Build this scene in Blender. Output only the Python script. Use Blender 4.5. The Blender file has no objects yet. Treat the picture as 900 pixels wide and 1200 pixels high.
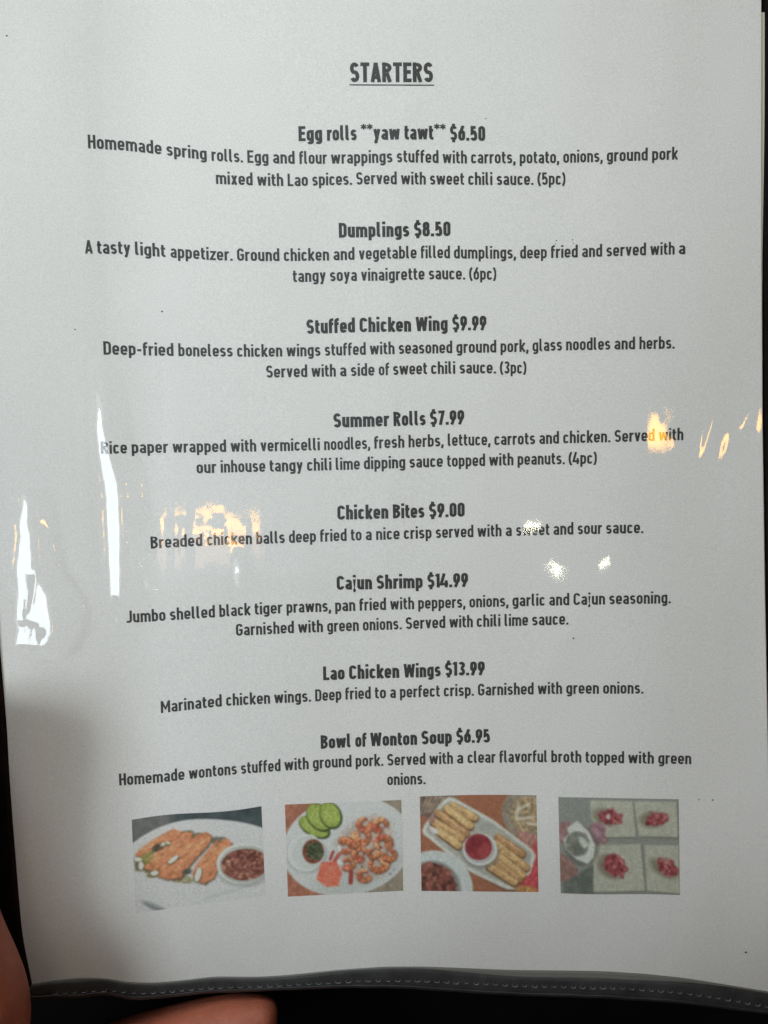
import bpy, bmesh, math
import numpy as np
from mathutils import Vector, Matrix

# ------------------------------------------------------------------ camera
S = bpy.context.scene
C = S.collection
FPX = 1100.0                      # focal length in photo pixels (photo 900 wide)
PITCH = math.radians(3.2)
ZP = 0.060                        # height of the held menu above the dark table
DIST = 0.267
FW = np.array([0.0, -math.sin(PITCH), -math.cos(PITCH)])
UP = np.array([0.0, math.cos(PITCH), -math.sin(PITCH)])
RT = np.array([1.0, 0.0, 0.0])
CAM = np.array([0.0, 0.0, ZP]) - DIST * FW
cd = bpy.data.cameras.new("Camera")
cam = bpy.data.objects.new("Camera", cd)
C.objects.link(cam)
cam.location = CAM
cam.rotation_euler = (-PITCH, 0, 0)
cd.sensor_fit = 'HORIZONTAL'
cd.sensor_width = 36.0
cd.lens = 36.0 * FPX / 900.0
cd.clip_start = 0.01
cd.clip_end = 50.0
cd.dof.use_dof = True
cd.dof.focus_distance = 0.267
cd.dof.aperture_fstop = 18.0
S.camera = cam
S.render.resolution_x = 768
S.render.resolution_y = 1024
S.view_settings.view_transform = 'Standard'
S.view_settings.look = 'None'
S.view_settings.exposure = 0.0
S.view_settings.gamma = 1.0

# ------------------------------------------------------------------ helpers: photo measure -> place
def ray(px, py):
    px = np.asarray(px, float); py = np.asarray(py, float)
    a = (px - 450.0) / FPX; b = -(py - 600.0) / FPX
    return np.stack([FW[i] + a * RT[i] + b * UP[i] for i in range(3)], -1)

def sst(x, a, b):
    t = np.clip((x - a) / (b - a), 0, 1)
    return t * t * (3 - 2 * t)

def lattice(seed, n=64):
    return np.random.RandomState(seed).rand(n, n) * 2 - 1

_L = {}
def vnoise(x, y, seed):
    if seed not in _L: _L[seed] = lattice(seed)
    g = _L[seed]; n = g.shape[0]
    xi = np.floor(x).astype(int); yi = np.floor(y).astype(int)
    fx = x - xi; fy = y - yi
    fx = fx**3 * (fx * (fx * 6 - 15) + 10); fy = fy**3 * (fy * (fy * 6 - 15) + 10)
    a = g[yi % n, xi % n]; b = g[yi % n, (xi + 1) % n]
    c = g[(yi + 1) % n, xi % n]; d = g[(yi + 1) % n, (xi + 1) % n]
    return (a * (1 - fx) + b * fx) * (1 - fy) + (c * (1 - fx) + d * fx) * fy

def fsurf(x, y, smooth=False):
    """height of the sheet above its mean plane: curled up along the left, wavy along the bottom"""
    t = -x - 0.062; w = 0.016
    lift = np.where(t < 0, 0, np.where(t < w, t * t / (2 * w), t - w / 2)) * 0.20
    z = lift * (0.93 + 0.07 * np.clip(np.abs(y) / 0.13, 0, 1.2) ** 2)
    z = z - 0.002 * sst(x, 0.06, 0.11)
    lowb = sst(-y, 0.085, 0.135)
    z = z + lowb * 0.0009 * np.sin(x / 0.0155 + 1.4)
    z = z - 2.4 * np.clip(-y - 0.082, 0, 0.2) ** 2
    if smooth: return z
    z = z + 0.00042 * vnoise(x / 0.040 + 3, y / 0.055 + 7, 5)
    z = z + 0.00016 * vnoise(x / 0.013 + 9, y / 0.030 + 2, 6)
    # faint handling creases in the paper
    for (cx, cy, ang, ln, amp) in ((0.062, 0.094, 70, 0.020, 1.0), (0.080, 0.070, 50, 0.014, .8), (0.050, -0.040, 60, 0.016, .8), (-0.060, 0.012, 88, 0.03, .8),
                                   (0.075, -0.052, 35, 0.012, .8), (-0.02, -0.128, 3, 0.03, .5), (0.03, -0.118, -20, 0.012, .6), (-0.048, -0.076, 50, 0.010, .8)):
        a = math.radians(ang); dx = x - cx; dy = y - cy
        u = dx * math.cos(a) + dy * math.sin(a); v = -dx * math.sin(a) + dy * math.cos(a)
        z = z + amp * 0.00016 * np.exp(-(v / 0.0026) ** 2 - (u / ln) ** 2) * (0.6 + 0.4 * np.sin(u * 90))
    return z

def on_plane(px, py, z):
    d = ray(px, py)
    t = (z - CAM[2]) / d[..., 2]
    return CAM + d * t[..., None]

def on_sheet(px, py, off=0.0, smooth=False):
    px, py = np.broadcast_arrays(np.asarray(px, float), np.asarray(py, float))
    z = np.full(px.shape, ZP)
    for _ in range(8):
        p = on_plane(px, py, z)
        z = ZP + fsurf(p[..., 0], p[..., 1], smooth) + off
    return on_plane(px, py, z)

def mirror_dir(px, py, n=(0, 0, 1)):
    d = ray(np.array(px), np.array(py)); d = d / np.linalg.norm(d)
    n = np.array(n, float); n /= np.linalg.norm(n)
    return d - 2 * d.dot(n) * n

# ------------------------------------------------------------------ world and lamps
W = bpy.data.worlds.new("World"); S.world = W; W.use_nodes = True
W.node_tree.nodes["Background"].inputs[0].default_value = (1.0, 0.56, 0.34, 1)
W.node_tree.nodes["Background"].inputs[1].default_value = 0.038

def area(name, px, py, n, dist, sx, sy, radiance, col, spread=180, rot=0):
    p = on_sheet(px, py)
    if n is None:
        e = 0.004; f0 = fsurf(p[0], p[1])
        n = (-(fsurf(p[0] + e, p[1], True) - fsurf(p[0] - e, p[1], True)) / (2 * e), -(fsurf(p[0], p[1] + e, True) - fsurf(p[0], p[1] - e, True)) / (2 * e), 1)
    r = mirror_dir(px, py, n)
    loc = p + r * dist
    l = bpy.data.lights.new(name, 'AREA'); l.shape = 'RECTANGLE'
    l.size = sx; l.size_y = sy
    l.energy = radiance * sx * sy * math.pi
    l.color = col
    l.spread = math.radians(spread)
    o = bpy.data.objects.new(name, l); C.objects.link(o)
    o.location = loc
    zax = Vector(tuple(loc - p)).normalized()
    yax = Vector((0, 1, 0)); xax = yax.cross(zax).normalized(); yax = zax.cross(xax)
    o.matrix_world = Matrix.Translation(Vector(tuple(loc))) @ Matrix((xax, yax, zax)).transposed().to_4x4() @ Matrix.Rotation(math.radians(rot), 4, 'Z')
    return loc

WS = 0.235                                       # slope of the big pleats that mirror the window
WIN = area("window_light", 132, 575, (-WS, 0, 1), 0.68, 0.175, 0.31, 13.6, (0.86, 0.965, 1.01))
area("haze_fill_light", 132, 590, (-WS * .64, 0, 1), 0.72, 0.20, 0.36, 2.6, (0.94, 0.97, 1.0))  # dim panel added next to the window to soften the pleat highlights
# broad soft fill added beyond the page to make its top brighter
def soft(name, loc, tgt, sx, sy, energy, col):
    l = bpy.data.lights.new(name, 'AREA'); l.shape = 'RECTANGLE'; l.size = sx; l.size_y = sy
    l.energy = energy; l.color = col
    o = bpy.data.objects.new(name, l); C.objects.link(o)
    o.location = loc
    o.rotation_euler = (Vector(tgt) - Vector(loc)).to_track_quat('-Z', 'Y').to_euler()
soft("top_fill_light", (-0.04, 0.40, 0.34), (-0.03, 0.05, 0.06), 0.4, 0.2, 0.268, (0.945, 0.985, 0.96))
bpy.data.lights["top_fill_light"].spread = math.radians(70)
# pale panel added above the left half for a faint sheen in the film
area("sheen_panel_light", 215, 330, (0, 0, 1), 1.5, 0.80, 1.12, 0.42, (0.72, 0.95, 1.08))
# pendant lamps mirrored in the film
area("pendant_lamp_a", 240, 618, None, 1.5, 0.19, 0.036, 19.0, (1.0, 0.50, 0.05))
area("pendant_shade_a", 240, 640, None, 1.52, 0.20, 0.080, 3.0, (1.0, 0.62, 0.40))
area("pendant_lamp_b", 770, 506, None, 1.5, 0.052, 0.060, 30.0, (1.0, 0.50, 0.05))
area("downlight_a", 624, 619, None, 1.5, 0.030, 0.007, 44.0, (1.0, 0.98, 0.76), rot=24)
area("downlight_b", 649, 666, None, 1.5, 0.028, 0.009, 40.0, (1.0, 0.98, 0.76), rot=-38)
area("downlight_c", 706, 661, None, 1.5, 0.046, 0.009, 44.0, (1.0, 0.98, 0.76), rot=14)

# ------------------------------------------------------------------ materials
def mat(name):
    m = bpy.data.materials.new(name); m.use_nodes = True
    nt = m.node_tree; nt.nodes.clear()
    out = nt.nodes.new('ShaderNodeOutputMaterial')
    return m, nt, out

def N(nt, t, **kw):
    n = nt.nodes.new(t)
    for k, v in kw.items():
        if k.startswith('_'): setattr(n, k[1:], v)
        else: n.inputs[k.replace('__', ' ')].default_value = v
    return n

def princ(name, col, rough=0.6, nscale=0, var=0.0, bump=0.0, bscale=500, spec=0.5, sss=0.0, trans=1.0, vcol=None, grain=0):
    m, nt, out = mat(name)
    b = N(nt, 'ShaderNodeBsdfPrincipled', Roughness=rough)
    b.inputs['Base Color'].default_value = (*col, 1)
    b.inputs['Specular IOR Level'].default_value = spec
    tc = N(nt, 'ShaderNodeTexCoord')
    src = None
    if vcol:
        a = N(nt, 'ShaderNodeVertexColor', _layer_name=vcol); src = a.outputs['Color']
    if var:
        nz = N(nt, 'ShaderNodeTexNoise', Scale=nscale, Detail=6.0, Roughness=0.62)
        nt.links.new(tc.outputs['Object'], nz.inputs['Vector'])
        mr = N(nt, 'ShaderNodeMapRange'); mr.inputs[1].default_value = 0.3; mr.inputs[2].default_value = 0.7
        mr.inputs[3].default_value = 1 - var; mr.inputs[4].default_value = 1 + var
        nt.links.new(nz.outputs['Fac'], mr.inputs[0])
        mx = N(nt, 'ShaderNodeVectorMath', _operation='SCALE')
        if src: nt.links.new(src, mx.inputs[0])
        else: mx.inputs[0].default_value = col
        nt.links.new(mr.outputs[0], mx.inputs['Scale']); src = mx.outputs[0]
    if grain:
        wn = N(nt, 'ShaderNodeTexNoise', Scale=grain, Detail=1.0)
        nt.links.new(tc.outputs['Object'], wn.inputs['Vector'])
        mr = N(nt, 'ShaderNodeMapRange'); mr.inputs[1].default_value = 0.2; mr.inputs[2].default_value = 0.8
        mr.inputs[3].default_value = 0.90; mr.inputs[4].default_value = 1.10
        nt.links.new(wn.outputs['Fac'], mr.inputs[0])
        mx = N(nt, 'ShaderNodeVectorMath', _operation='SCALE')
        if src: nt.links.new(src, mx.inputs[0])
        else: mx.inputs[0].default_value = col
        nt.links.new(mr.outputs[0], mx.inputs['Scale']); src = mx.outputs[0]
    if src: nt.links.new(src, b.inputs['Base Color'])
    if bump:
        nz = N(nt, 'ShaderNodeTexNoise', Scale=bscale, Detail=4.0)
        nt.links.new(tc.outputs['Object'], nz.inputs['Vector'])
        bp = N(nt, 'ShaderNodeBump', Strength=1.0, Distance=bump)
        nt.links.new(nz.outputs['Fac'], bp.inputs['Height'])
        nt.links.new(bp.outputs[0], b.inputs['Normal'])
    if sss:
        b.inputs['Subsurface Weight'].default_value = sss
        b.inputs['Subsurface Radius'].default_value = (1.0, 0.35, 0.2)
        b.inputs['Subsurface Scale'].default_value = 0.004
    if trans < 1:
        b.inputs['Alpha'].default_value = trans
    nt.links.new(b.outputs[0], out.inputs[0])
    return m

def film_mat(name, rough, k, bump, bscale, tint=(0.985, 0.99, 0.985)):
    m, nt, out = mat(name)
    tr = N(nt, 'ShaderNodeBsdfTransparent'); tr.inputs[0].default_value = (*tint, 1)
    gl = N(nt, 'ShaderNodeBsdfAnisotropic', Roughness=rough, _distribution='BECKMANN'); gl.inputs[0].default_value = (1, 1, 1, 1)
    fr = N(nt, 'ShaderNodeFresnel', IOR=1.5)
    ge = nt.nodes.new('ShaderNodeNewGeometry')
    io = N(nt, 'ShaderNodeMapRange'); io.inputs[3].default_value = 1.5; io.inputs[4].default_value = 1 / 1.5
    nt.links.new(ge.outputs['Backfacing'], io.inputs[0]); nt.links.new(io.outputs[0], fr.inputs['IOR'])
    mu = N(nt, 'ShaderNodeMath', _operation='MULTIPLY', _use_clamp=True); mu.inputs[1].default_value = k
    mx = N(nt, 'ShaderNodeMixShader')
    tc = N(nt, 'ShaderNodeTexCoord')
    nz = N(nt, 'ShaderNodeTexNoise', Scale=bscale, Detail=3.0, Roughness=0.55)
    nt.links.new(tc.outputs['Object'], nz.inputs['Vector'])
    bp = N(nt, 'ShaderNodeBump', Strength=1.0, Distance=bump)
    nt.links.new(nz.outputs['Fac'], bp.inputs['Height'])
    nt.links.new(bp.outputs[0], gl.inputs['Normal'])
    nt.links.new(fr.outputs[0], mu.inputs[0]); nt.links.new(mu.outputs[0], mx.inputs[0])
    nt.links.new(tr.outputs[0], mx.inputs[1]); nt.links.new(gl.outputs[0], mx.inputs[2])
    nt.links.new(mx.outputs[0], out.inputs[0])
    return m

M_paper = princ('paper', (0.80, 0.80, 0.795), 0.75, 14, 0.018, 0.00002, 900, spec=0.15, grain=2300)
M_back = princ('backing_paper', (0.66, 0.60, 0.53), 0.8, 30, 0.05, spec=0.1)
M_ink = princ('toner', (0.056, 0.058, 0.060), 0.55, 900, 0.25, spec=0.3)
M_print = princ('printed_picture', (0.5, 0.5, 0.5), 0.7, spec=0.15, vcol='ink', grain=1600)
M_film = film_mat('clear_film', 0.045, 0.85, 0.000006, 130)
M_vinyl = princ('smoky_vinyl', (0.046, 0.047, 0.049), 0.45, 160, 0.3, 0.00008, 420, spec=0.35, trans=0.86)
M_vinyl2 = princ('black_vinyl', (0.007, 0.006, 0.006), 0.55, 120, 0.3, 0.0001, 260, spec=0.04)
M_lip = princ('milky_vinyl', (0.30, 0.30, 0.28), 0.5, spec=0.4, trans=0.55)
M_stitch = princ('stitch_bead', (0.10, 0.10, 0.105), 0.4, spec=0.6)
M_table = princ('black_tabletop', (0.0025, 0.0023, 0.0026), 0.8, 40, 0.3, 0.0002, 120, spec=0.05)
M_skin = princ('skin', (0.34, 0.102, 0.060), 0.5, 90, 0.2, 0.00025, 700, spec=0.35, sss=0.35)
M_nail = princ('nail', (0.42, 0.22, 0.17), 0.3, spec=0.5)

# ------------------------------------------------------------------ object helpers
def mesh_obj(name, verts, faces, m, parent=None, smooth=True):
    me = bpy.data.meshes.new(name)
    me.from_pydata([tuple(v) for v in verts], [], faces)
    me.materials.append(m)
    if smooth: me.polygons.foreach_set('use_smooth', [True] * len(me.polygons))
    me.update()
    o = bpy.data.objects.new(name, me); C.objects.link(o)
    if parent: o.parent = parent
    return o

def grid_faces(nu, nv):
    i = np.arange(nv - 1)[:, None] * nu + np.arange(nu - 1)[None, :]
    i = i.ravel()
    return np.stack([i, i + nu, i + nu + 1, i + 1], -1)   # row index grows downwards in the photo

def grid_obj(name, P, m, parent=None):
    nv, nu = P.shape[:2]
    f = grid_faces(nu, nv)
    me = bpy.data.meshes.new(name)
    me.vertices.add(nu * nv); me.vertices.foreach_set('co', P.reshape(-1).astype(np.float32))
    me.loops.add(len(f) * 4); me.loops.foreach_set('vertex_index', f.reshape(-1).astype(np.int32))
    me.polygons.add(len(f)); me.polygons.foreach_set('loop_start', np.arange(len(f), dtype=np.int32) * 4)
    me.polygons.foreach_set('use_smooth', np.ones(len(f), bool))
    me.update(calc_edges=True); me.validate()
    me.materials.append(m)
    o = bpy.data.objects.new(name, me); C.objects.link(o)
    if parent: o.parent = parent
    return o

def empty(name, loc, label=None, cat=None, group=None):
    o = bpy.data.objects.new(name, None); C.objects.link(o)
    o.empty_display_size = 0.02
    o['label'] = label; o['category'] = cat
    if group: o['group'] = group
    return o

def interp(x, pts):
    p = np.array(pts, float)
    return np.interp(x, p[:, 0], p[:, 1])

def sinterp(x, pts, n=401):
    """softened piecewise curve"""
    p = np.array(pts, float)
    xs = np.linspace(p[0, 0], p[-1, 0], n)
    ys = np.interp(xs, p[:, 0], p[:, 1])
    k = max(3, int(n * 0.045) | 1)
    ker = np.hanning(k + 2)[1:-1]; ker /= ker.sum()
    yp = np.pad(ys, k // 2, mode='reflect', reflect_type='odd')
    return np.interp(x, xs, np.convolve(yp, ker, 'valid'))

# measured outline of the sheet in the photograph
LEFT = [(-200, -58), (0, -40), (300, -26), (600, -9), (760, 0), (850, 8), (900, 10.5), (950, 14), (1000, 18), (1050, 22), (1095, 26), (1160, 39)]
RIGHT = [(-200, 891), (0, 892), (300, 892), (500, 893), (700, 896), (900, 900), (1200, 906)]
BOT = [(20, 1156), (40, 1153), (60, 1149), (100, 1145.5), (130, 1147), (145, 1151), (180, 1152), (215, 1149), (250, 1144.5), (300, 1145),
       (330, 1143.5), (400, 1136.5), (450, 1133), (500, 1133), (600, 1137), (700, 1138), (750, 1141), (800, 1146), (850, 1154), (905, 1163)]
BEDGE = [(20, 1172), (40, 1169), (100, 1167), (130, 1164), (142, 1167), (155, 1171), (200, 1167.5), (250, 1162), (300, 1160.5), (350, 1158),
         (400, 1157), (450, 1156), (500, 1159), (550, 1162), (600, 1165), (650, 1167), (700, 1168), (750, 1171), (800, 1175), (850, 1181), (925, 1190)]

def sheet_grid(nu, nv, dl=0, dr=0, db=0, top=-160):
    u = np.linspace(0, 1, nu)[None, :]; v = np.linspace(0, 1, nv)[:, None]
    px = np.zeros((nv, nu)); py = np.zeros((nv, nu))
    yb = np.full((1, nu), 1150.0)
    for _ in range(3):
        py = top + v * (yb - top)
        l = sinterp(py, LEFT) + dl; r = sinterp(py, RIGHT) + dr
        px = l + u * (r - l)
        yb = (sinterp(px[-1], BOT) + db)[None, :]
    return px, py

# ------------------------------------------------------------------ surface underneath
def tabletop():
    bm = bmesh.new()
    bmesh.ops.create_cube(bm, size=1.0)
    for v in bm.verts: v.co = Vector((v.co.x * 0.9, v.co.y * 0.9, v.co.z * 0.03 - 0.015))
    bmesh.ops.bevel(bm, geom=bm.edges[:], offset=0.004, segments=2, affect='EDGES')
    me = bpy.data.meshes.new('tabletop'); bm.to_mesh(me); bm.free()
    me.materials.append(M_table)
    o = bpy.data.objects.new('tabletop', me); C.objects.link(o); o['kind'] = 'structure'
tabletop()

# ------------------------------------------------------------------ printed sheet
sheet = empty('menu_sheet', (0, 0, 0), 'white printed starters page of a menu with dish names, prices and four food photos', 'menu page')
px, py = sheet_grid(230, 330)
grid_obj('paper', on_sheet(px, py), M_paper, sheet)

# second sheet peeking out behind, along the right
bk = empty('backing_sheet', (0, 0, 0), 'beige sheet behind the menu page, showing as a thin strip along its right edge', 'paper sheet')
vv = np.linspace(0, 1, 160)[:, None]; uu = np.linspace(0, 1, 12)[None, :]
by = 14.5 + vv * 1110
bx0 = sinterp(by, RIGHT) - 30
bx1 = sinterp(by, RIGHT) + 4.0 - 3.2 * sst(by, 100, 380)
grid_obj('paper', on_sheet(bx0 + uu * (bx1 - bx0), by + 0 * uu, -0.0006), M_back, bk)

# ------------------------------------------------------------------ lettering: a condensed stroke face
def arc(cx, cy, rx, ry, a0, a1, n=8):
    a = np.radians(np.linspace(a0, a1, n + 1))
    return [(cx + rx * math.cos(t), cy + ry * math.sin(t)) for t in a]

def glyph(ch, t):
    """returns (width, [(points, closed)]); cap height 1, x height .74"""
    X = 0.735; A = 1.03; D = -0.22; h = t / 2; K = 1.12
    def box(w): return h, w - h, (w - t) / 2, w / 2
    def stad(l, r, b, tp):
        rx = (r - l) / 2; ry = min(rx * K, (tp - b) / 2); cx = (l + r) / 2
        return (arc(cx, tp - ry, rx, ry, 180, 0) + arc(cx, b + ry, rx, ry, 0, -180), True)
    w = 0.435
    l, r, rx, cx = box(w); ry = rx * K
    if ch == 'o': return w, [stad(l, r, h, X - h)]
    if ch == 'n': return w, [([(l, 0), (l, X)], 0), (arc(cx, X - h - ry, rx, ry, 180, 0) + [(r, 0)], 0)]
    if ch == 'h': return w, [([(l, 0), (l, A)], 0), (arc(cx, X - h - ry, rx, ry, 180, 0) + [(r, 0)], 0)]
    if ch == 'u': return w, [([(r, 0), (r, X)], 0), ([(l, X)] + arc(cx, h + ry, rx, ry, 180, 360), 0)]
    if ch == 'm':
        w = 0.70; l = h; r = w - h; m = w / 2; q = (m - l) / 2; qy = q * K
        return w, [([(l, 0), (l, X)], 0), (arc(l + q, X - h - qy, q, qy, 180, 0) + [(m, 0)], 0), (arc(m + q, X - h - qy, q, qy, 180, 0) + [(r, 0)], 0)]
    if ch == 'r': return 0.30, [([(l, 0), (l, X)], 0), (arc(l + 0.17, X - h - 0.19, 0.17, 0.19, 180, 72), 0)]
    if ch == 'd': return w, [([(r, 0), (r, A)], 0), stad(l, r, h, X - h)]
    if ch == 'b': return w, [([(l, 0), (l, A)], 0), stad(l, r, h, X - h)]
    if ch == 'p': return w, [([(l, D), (l, X)], 0), stad(l, r, h, X - h)]
    if ch == 'g': return w, [(arc(cx, D + h + ry * .8, rx, ry * .8, 205, 360) + [(r, X)], 0), stad(l, r, h, X - h)]
    if ch == 'a':
        w = 0.42; l, r, rx, cx = box(w); ry = rx * K; yb = X * 0.60 - h
        c2 = (yb + h) / 2
        return w, [([(r, 0)] + arc(cx, X - h - ry, rx, ry, 0, 160), 0),
                   ([(r, yb)] + arc(l + rx * 1.0, c2, rx, (yb - h) / 2, 90, 270) + [(r, h)], 0)]
    if ch == 'e':
        return w, [([(l, X * .47), (r, X * .47)] + arc(cx, X - h - ry, rx, ry, 0, 180) + arc(cx, h + ry, rx, ry, 180, 340), 0)]
    if ch == 'c':
        w = 0.40; l, r, rx, cx = box(w); ry = rx * K
        return w, [(arc(cx, X - h - ry, rx, ry, 10, 180) + arc(cx, h + ry, rx, ry, 180, 350), 0)]
    def ess(w, H):
        l, r, rx, cx = box(w); m = H / 2; ry = (H / 2 - h) / 2 * 1.02
        y1 = H - h - ry; y0 = h + ry
        return [(arc(cx, y1, rx, ry, 25, 180, 9) + arc(cx, y1, rx, ry, 180, 243, 4)[1:] +
                 arc(cx, y0, rx, ry, 63, 0, 4) + arc(cx, y0, rx, ry, 0, -155, 9)[1:], 0)]
    if ch == 's': return 0.40, ess(0.40, X)
    if ch == 'S': return 0.47, ess(0.47, 1.0)
    if ch == 't':
        return 0.29, [([(0.11, 0.93)] + arc(0.11 + .12, h + .13, .12, .13, 180, 268), 0), ([(0.0, X - h), (0.28, X - h)], 0), ([(0.22, h), (0.29, h)], 0)]
    if ch == 'f':
        return 0.28, [([(0.10, 0)] + arc(0.10 + .12, A - h - .13, .12, .13, 180, 92) + [(0.29, A - h)], 0), ([(0.0, X - h), (0.28, X - h)], 0)]
    if ch == 'i': return t, [([(h, 0), (h, X)], 0), ([(h, 0.87), (h, 0.87 + t * .95)], 0)]
    if ch == 'j': return t + .02, [([(h, X)] + [(h, -0.08)] + arc(h - .1, D + h + .1, .1, .1, 0, -75), 0), ([(h, 0.87), (h, 0.87 + t * .95)], 0)]
    if ch == 'l': return t + .09, [([(h, A), (h, h + .09)] + arc(h + .09, h + .09, .09, .09, 180, 270) + [(h + .13, h)], 0)]
    if ch == 'k': return 0.43, [([(h, 0), (h, A)], 0), ([(.40 - h * .2, X), (h + .03, .27)], 0), ([(.17, .36), (.43 - h * .5, 0)], 0)]
    if ch == 'v': return 0.42, [([(h * .9, X), (.21, .02)], 0), ([(.42 - h * .9, X), (.21, .02)], 0)]
    if ch == 'w': return 0.66, [([(h * .9, X), (.18, .02)], 0), ([(.33, X * .95), (.18, .02)], 0), ([(.33, X * .95), (.48, .02)], 0), ([(.66 - h * .9, X), (.48, .02)], 0)]
    if ch == 'x': return 0.42, [([(h, X), (.42 - h, 0)], 0), ([(.42 - h, X), (h, 0)], 0)]
    if ch == 'y': return 0.42, [([(h * .9, X), (.22, .04)], 0), ([(.42 - h * .9, X), (.15, D + h), (.05, D + h)], 0)]
    if ch == 'z': return 0.39, [([(0.02, X - h), (.37 - h * .4, X - h), (.02 + h * .6, h), (.39, h)], 0)]
    # capitals
    w = 0.48; l, r, rx, cx = box(w); ry = rx * K
    if ch == 'A': w = .52; return w, [([(h * .9, 0), (w / 2, .985)], 0), ([(w - h * .9, 0), (w / 2, .985)], 0), ([(.12, .25), (w - .12, .25)], 0)]
    if ch == 'B':
        q = .235
        return .48, [([(l, 0), (l, 1)], 0), ([(l, 1 - h), (r - q + .02, 1 - h)] + arc(r - q, .76, q - .01, .24 - h, 88, -88) + [(l, .515)], 0),
                     ([(l, .53), (r - q + .02, .53)] + arc(r - q, .265 + h * .5, q, .265 - h * .5, 88, -88) + [(l, h)], 0)]
    if ch == 'C': return w, [(arc(cx, 1 - h - ry, rx, ry, 0, 180) + arc(cx, h + ry, rx, ry, 180, 360), 0)]
    if ch == 'G': return w, [(arc(cx, 1 - h - ry, rx, ry, 0, 180) + arc(cx, h + ry, rx, ry, 180, 360) + [(r, .48), (cx - .01, .48)], 0)]
    if ch == 'D': return w, [([(l, 0), (l, 1)], 0), ([(l, 1 - h), (cx, 1 - h)] + arc(cx, 1 - h - ry, rx, ry, 88, 0) + arc(cx, h + ry, rx, ry, 0, -88) + [(l, h)], 0)]
    if ch == 'E': w = .42; return w, [([(l, 0), (l, 1)], 0), ([(l, 1 - h), (w, 1 - h)], 0), ([(l, .52), (w - .04, .52)], 0), ([(l, h), (w, h)], 0)]
    if ch == 'H': return w, [([(l, 0), (l, 1)], 0), ([(r, 0), (r, 1)], 0), ([(l, .51), (r, .51)], 0)]
    if ch == 'J': return .40, [([(.40 - h, 1)] + arc(.40 - h - .13, h + .15, .13, .15, 0, -100) + [(0.02, h + .01)], 0)]
    if ch == 'L': return .40, [([(l, 1), (l, 0)], 0), ([(l, h), (.40, h)], 0)]
    if ch == 'M': w = .64; return w, [([(h, 0), (h, 1)], 0), ([(w - h, 0), (w - h, 1)], 0), ([(h, .96), (w / 2, .34), (w - h, .96)], 0)]
    if ch == 'R':
        q = .25
        return .49, [([(l, 0), (l, 1)], 0), ([(l, 1 - h), (.49 - h - q, 1 - h)] + arc(.48 - h - q, .735, q, .265 - h, 88, -88) + [(l, .47 + h)], 0), ([(.24, .48), (.49 - h, 0)], 0)]
    if ch == 'T': return .45, [([(.225, 0), (.225, 1)], 0), ([(0, 1 - h), (.45, 1 - h)], 0)]
    if ch == 'W': return .74, [([(h * .9, 1), (.20, .02)], 0), ([(.37, .96), (.20, .02)], 0), ([(.37, .96), (.54, .02)], 0), ([(.74 - h * .9, 1), (.54, .02)], 0)]
    # figures
    w = 0.43; l, r, rx, cx = box(w); ry = rx * K
    if ch == '0': return w, [stad(l, r, h, 1 - h)]
    if ch == '1': return .26, [([(.26 - h, 0), (.26 - h, 1)], 0), ([(.26 - h, .96), (.03, .80)], 0)]
    if ch == '3': return w, [(arc(cx, .755, rx, .245 - h, 155, -60) + [(cx, .52)], 0), ([(cx, .54)] + arc(cx, .275, rx, .275 - h, 70, -160), 0)]
    if ch == '4': return .46, [([(.22, 1), (.03, .25), (.03, .24), (.46, .24)], 0), ([(.34, .5), (.34, 0)], 0)]
    if ch == '5': return w, [([(r, 1 - h), (l + .02, 1 - h), (l + .01, .50)] + arc(cx, .33, rx, .28, 140, 0) + arc(cx, h + ry, rx, ry, 0, -170), 0)]
    if ch == '6': return w, [stad(l, r, h, .62), ([(.30, 1), (l + .01, .42)], 0)]
    if ch == '9': return w, [stad(l, r, .38, 1 - h), ([(.13, 0), (r - .01, .58)], 0)]
    if ch == '7': return .42, [([(.02, 1 - h), (.42 - h, 1 - h), (.14, 0)], 0)]
    if ch == '8': return w, [stad(l + .015, r - .015, .53, 1 - h), stad(l, r, h, .53)]
    if ch == '$':
        s = ess(.45, 1.0)
        return .45, s + [([(.225, .9), (.225, 1.12)], 0), ([(.225, .1), (.225, -.12)], 0)]
    if ch == '.': return t, [([(h, 0), (h, t * 1.02)], 0)]
    if ch == ',': return t, [([(h, t * 1.02), (h, 0), (h * .4, -.16)], 0)]
    if ch == '-': return .30, [([(.02, .40), (.28, .40)], 0)]
    if ch == '(': return .24, [(arc(.42, .45, .36 , .68, 128, 232, 8), 0)]
    if ch == ')': return .24, [(arc(-.18, .45, .36, .68, 52, -52, 8), 0)]
    if ch == '*':
        o = []
        for a in (90, 30, 150):
            c_, s_ = math.cos(math.radians(a)) * .19, math.sin(math.radians(a)) * .19
            o.append(([(.16 - c_, .90 - s_), (.16 + c_, .90 + s_)], 0))
        return .32, o
    return .3, []

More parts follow.
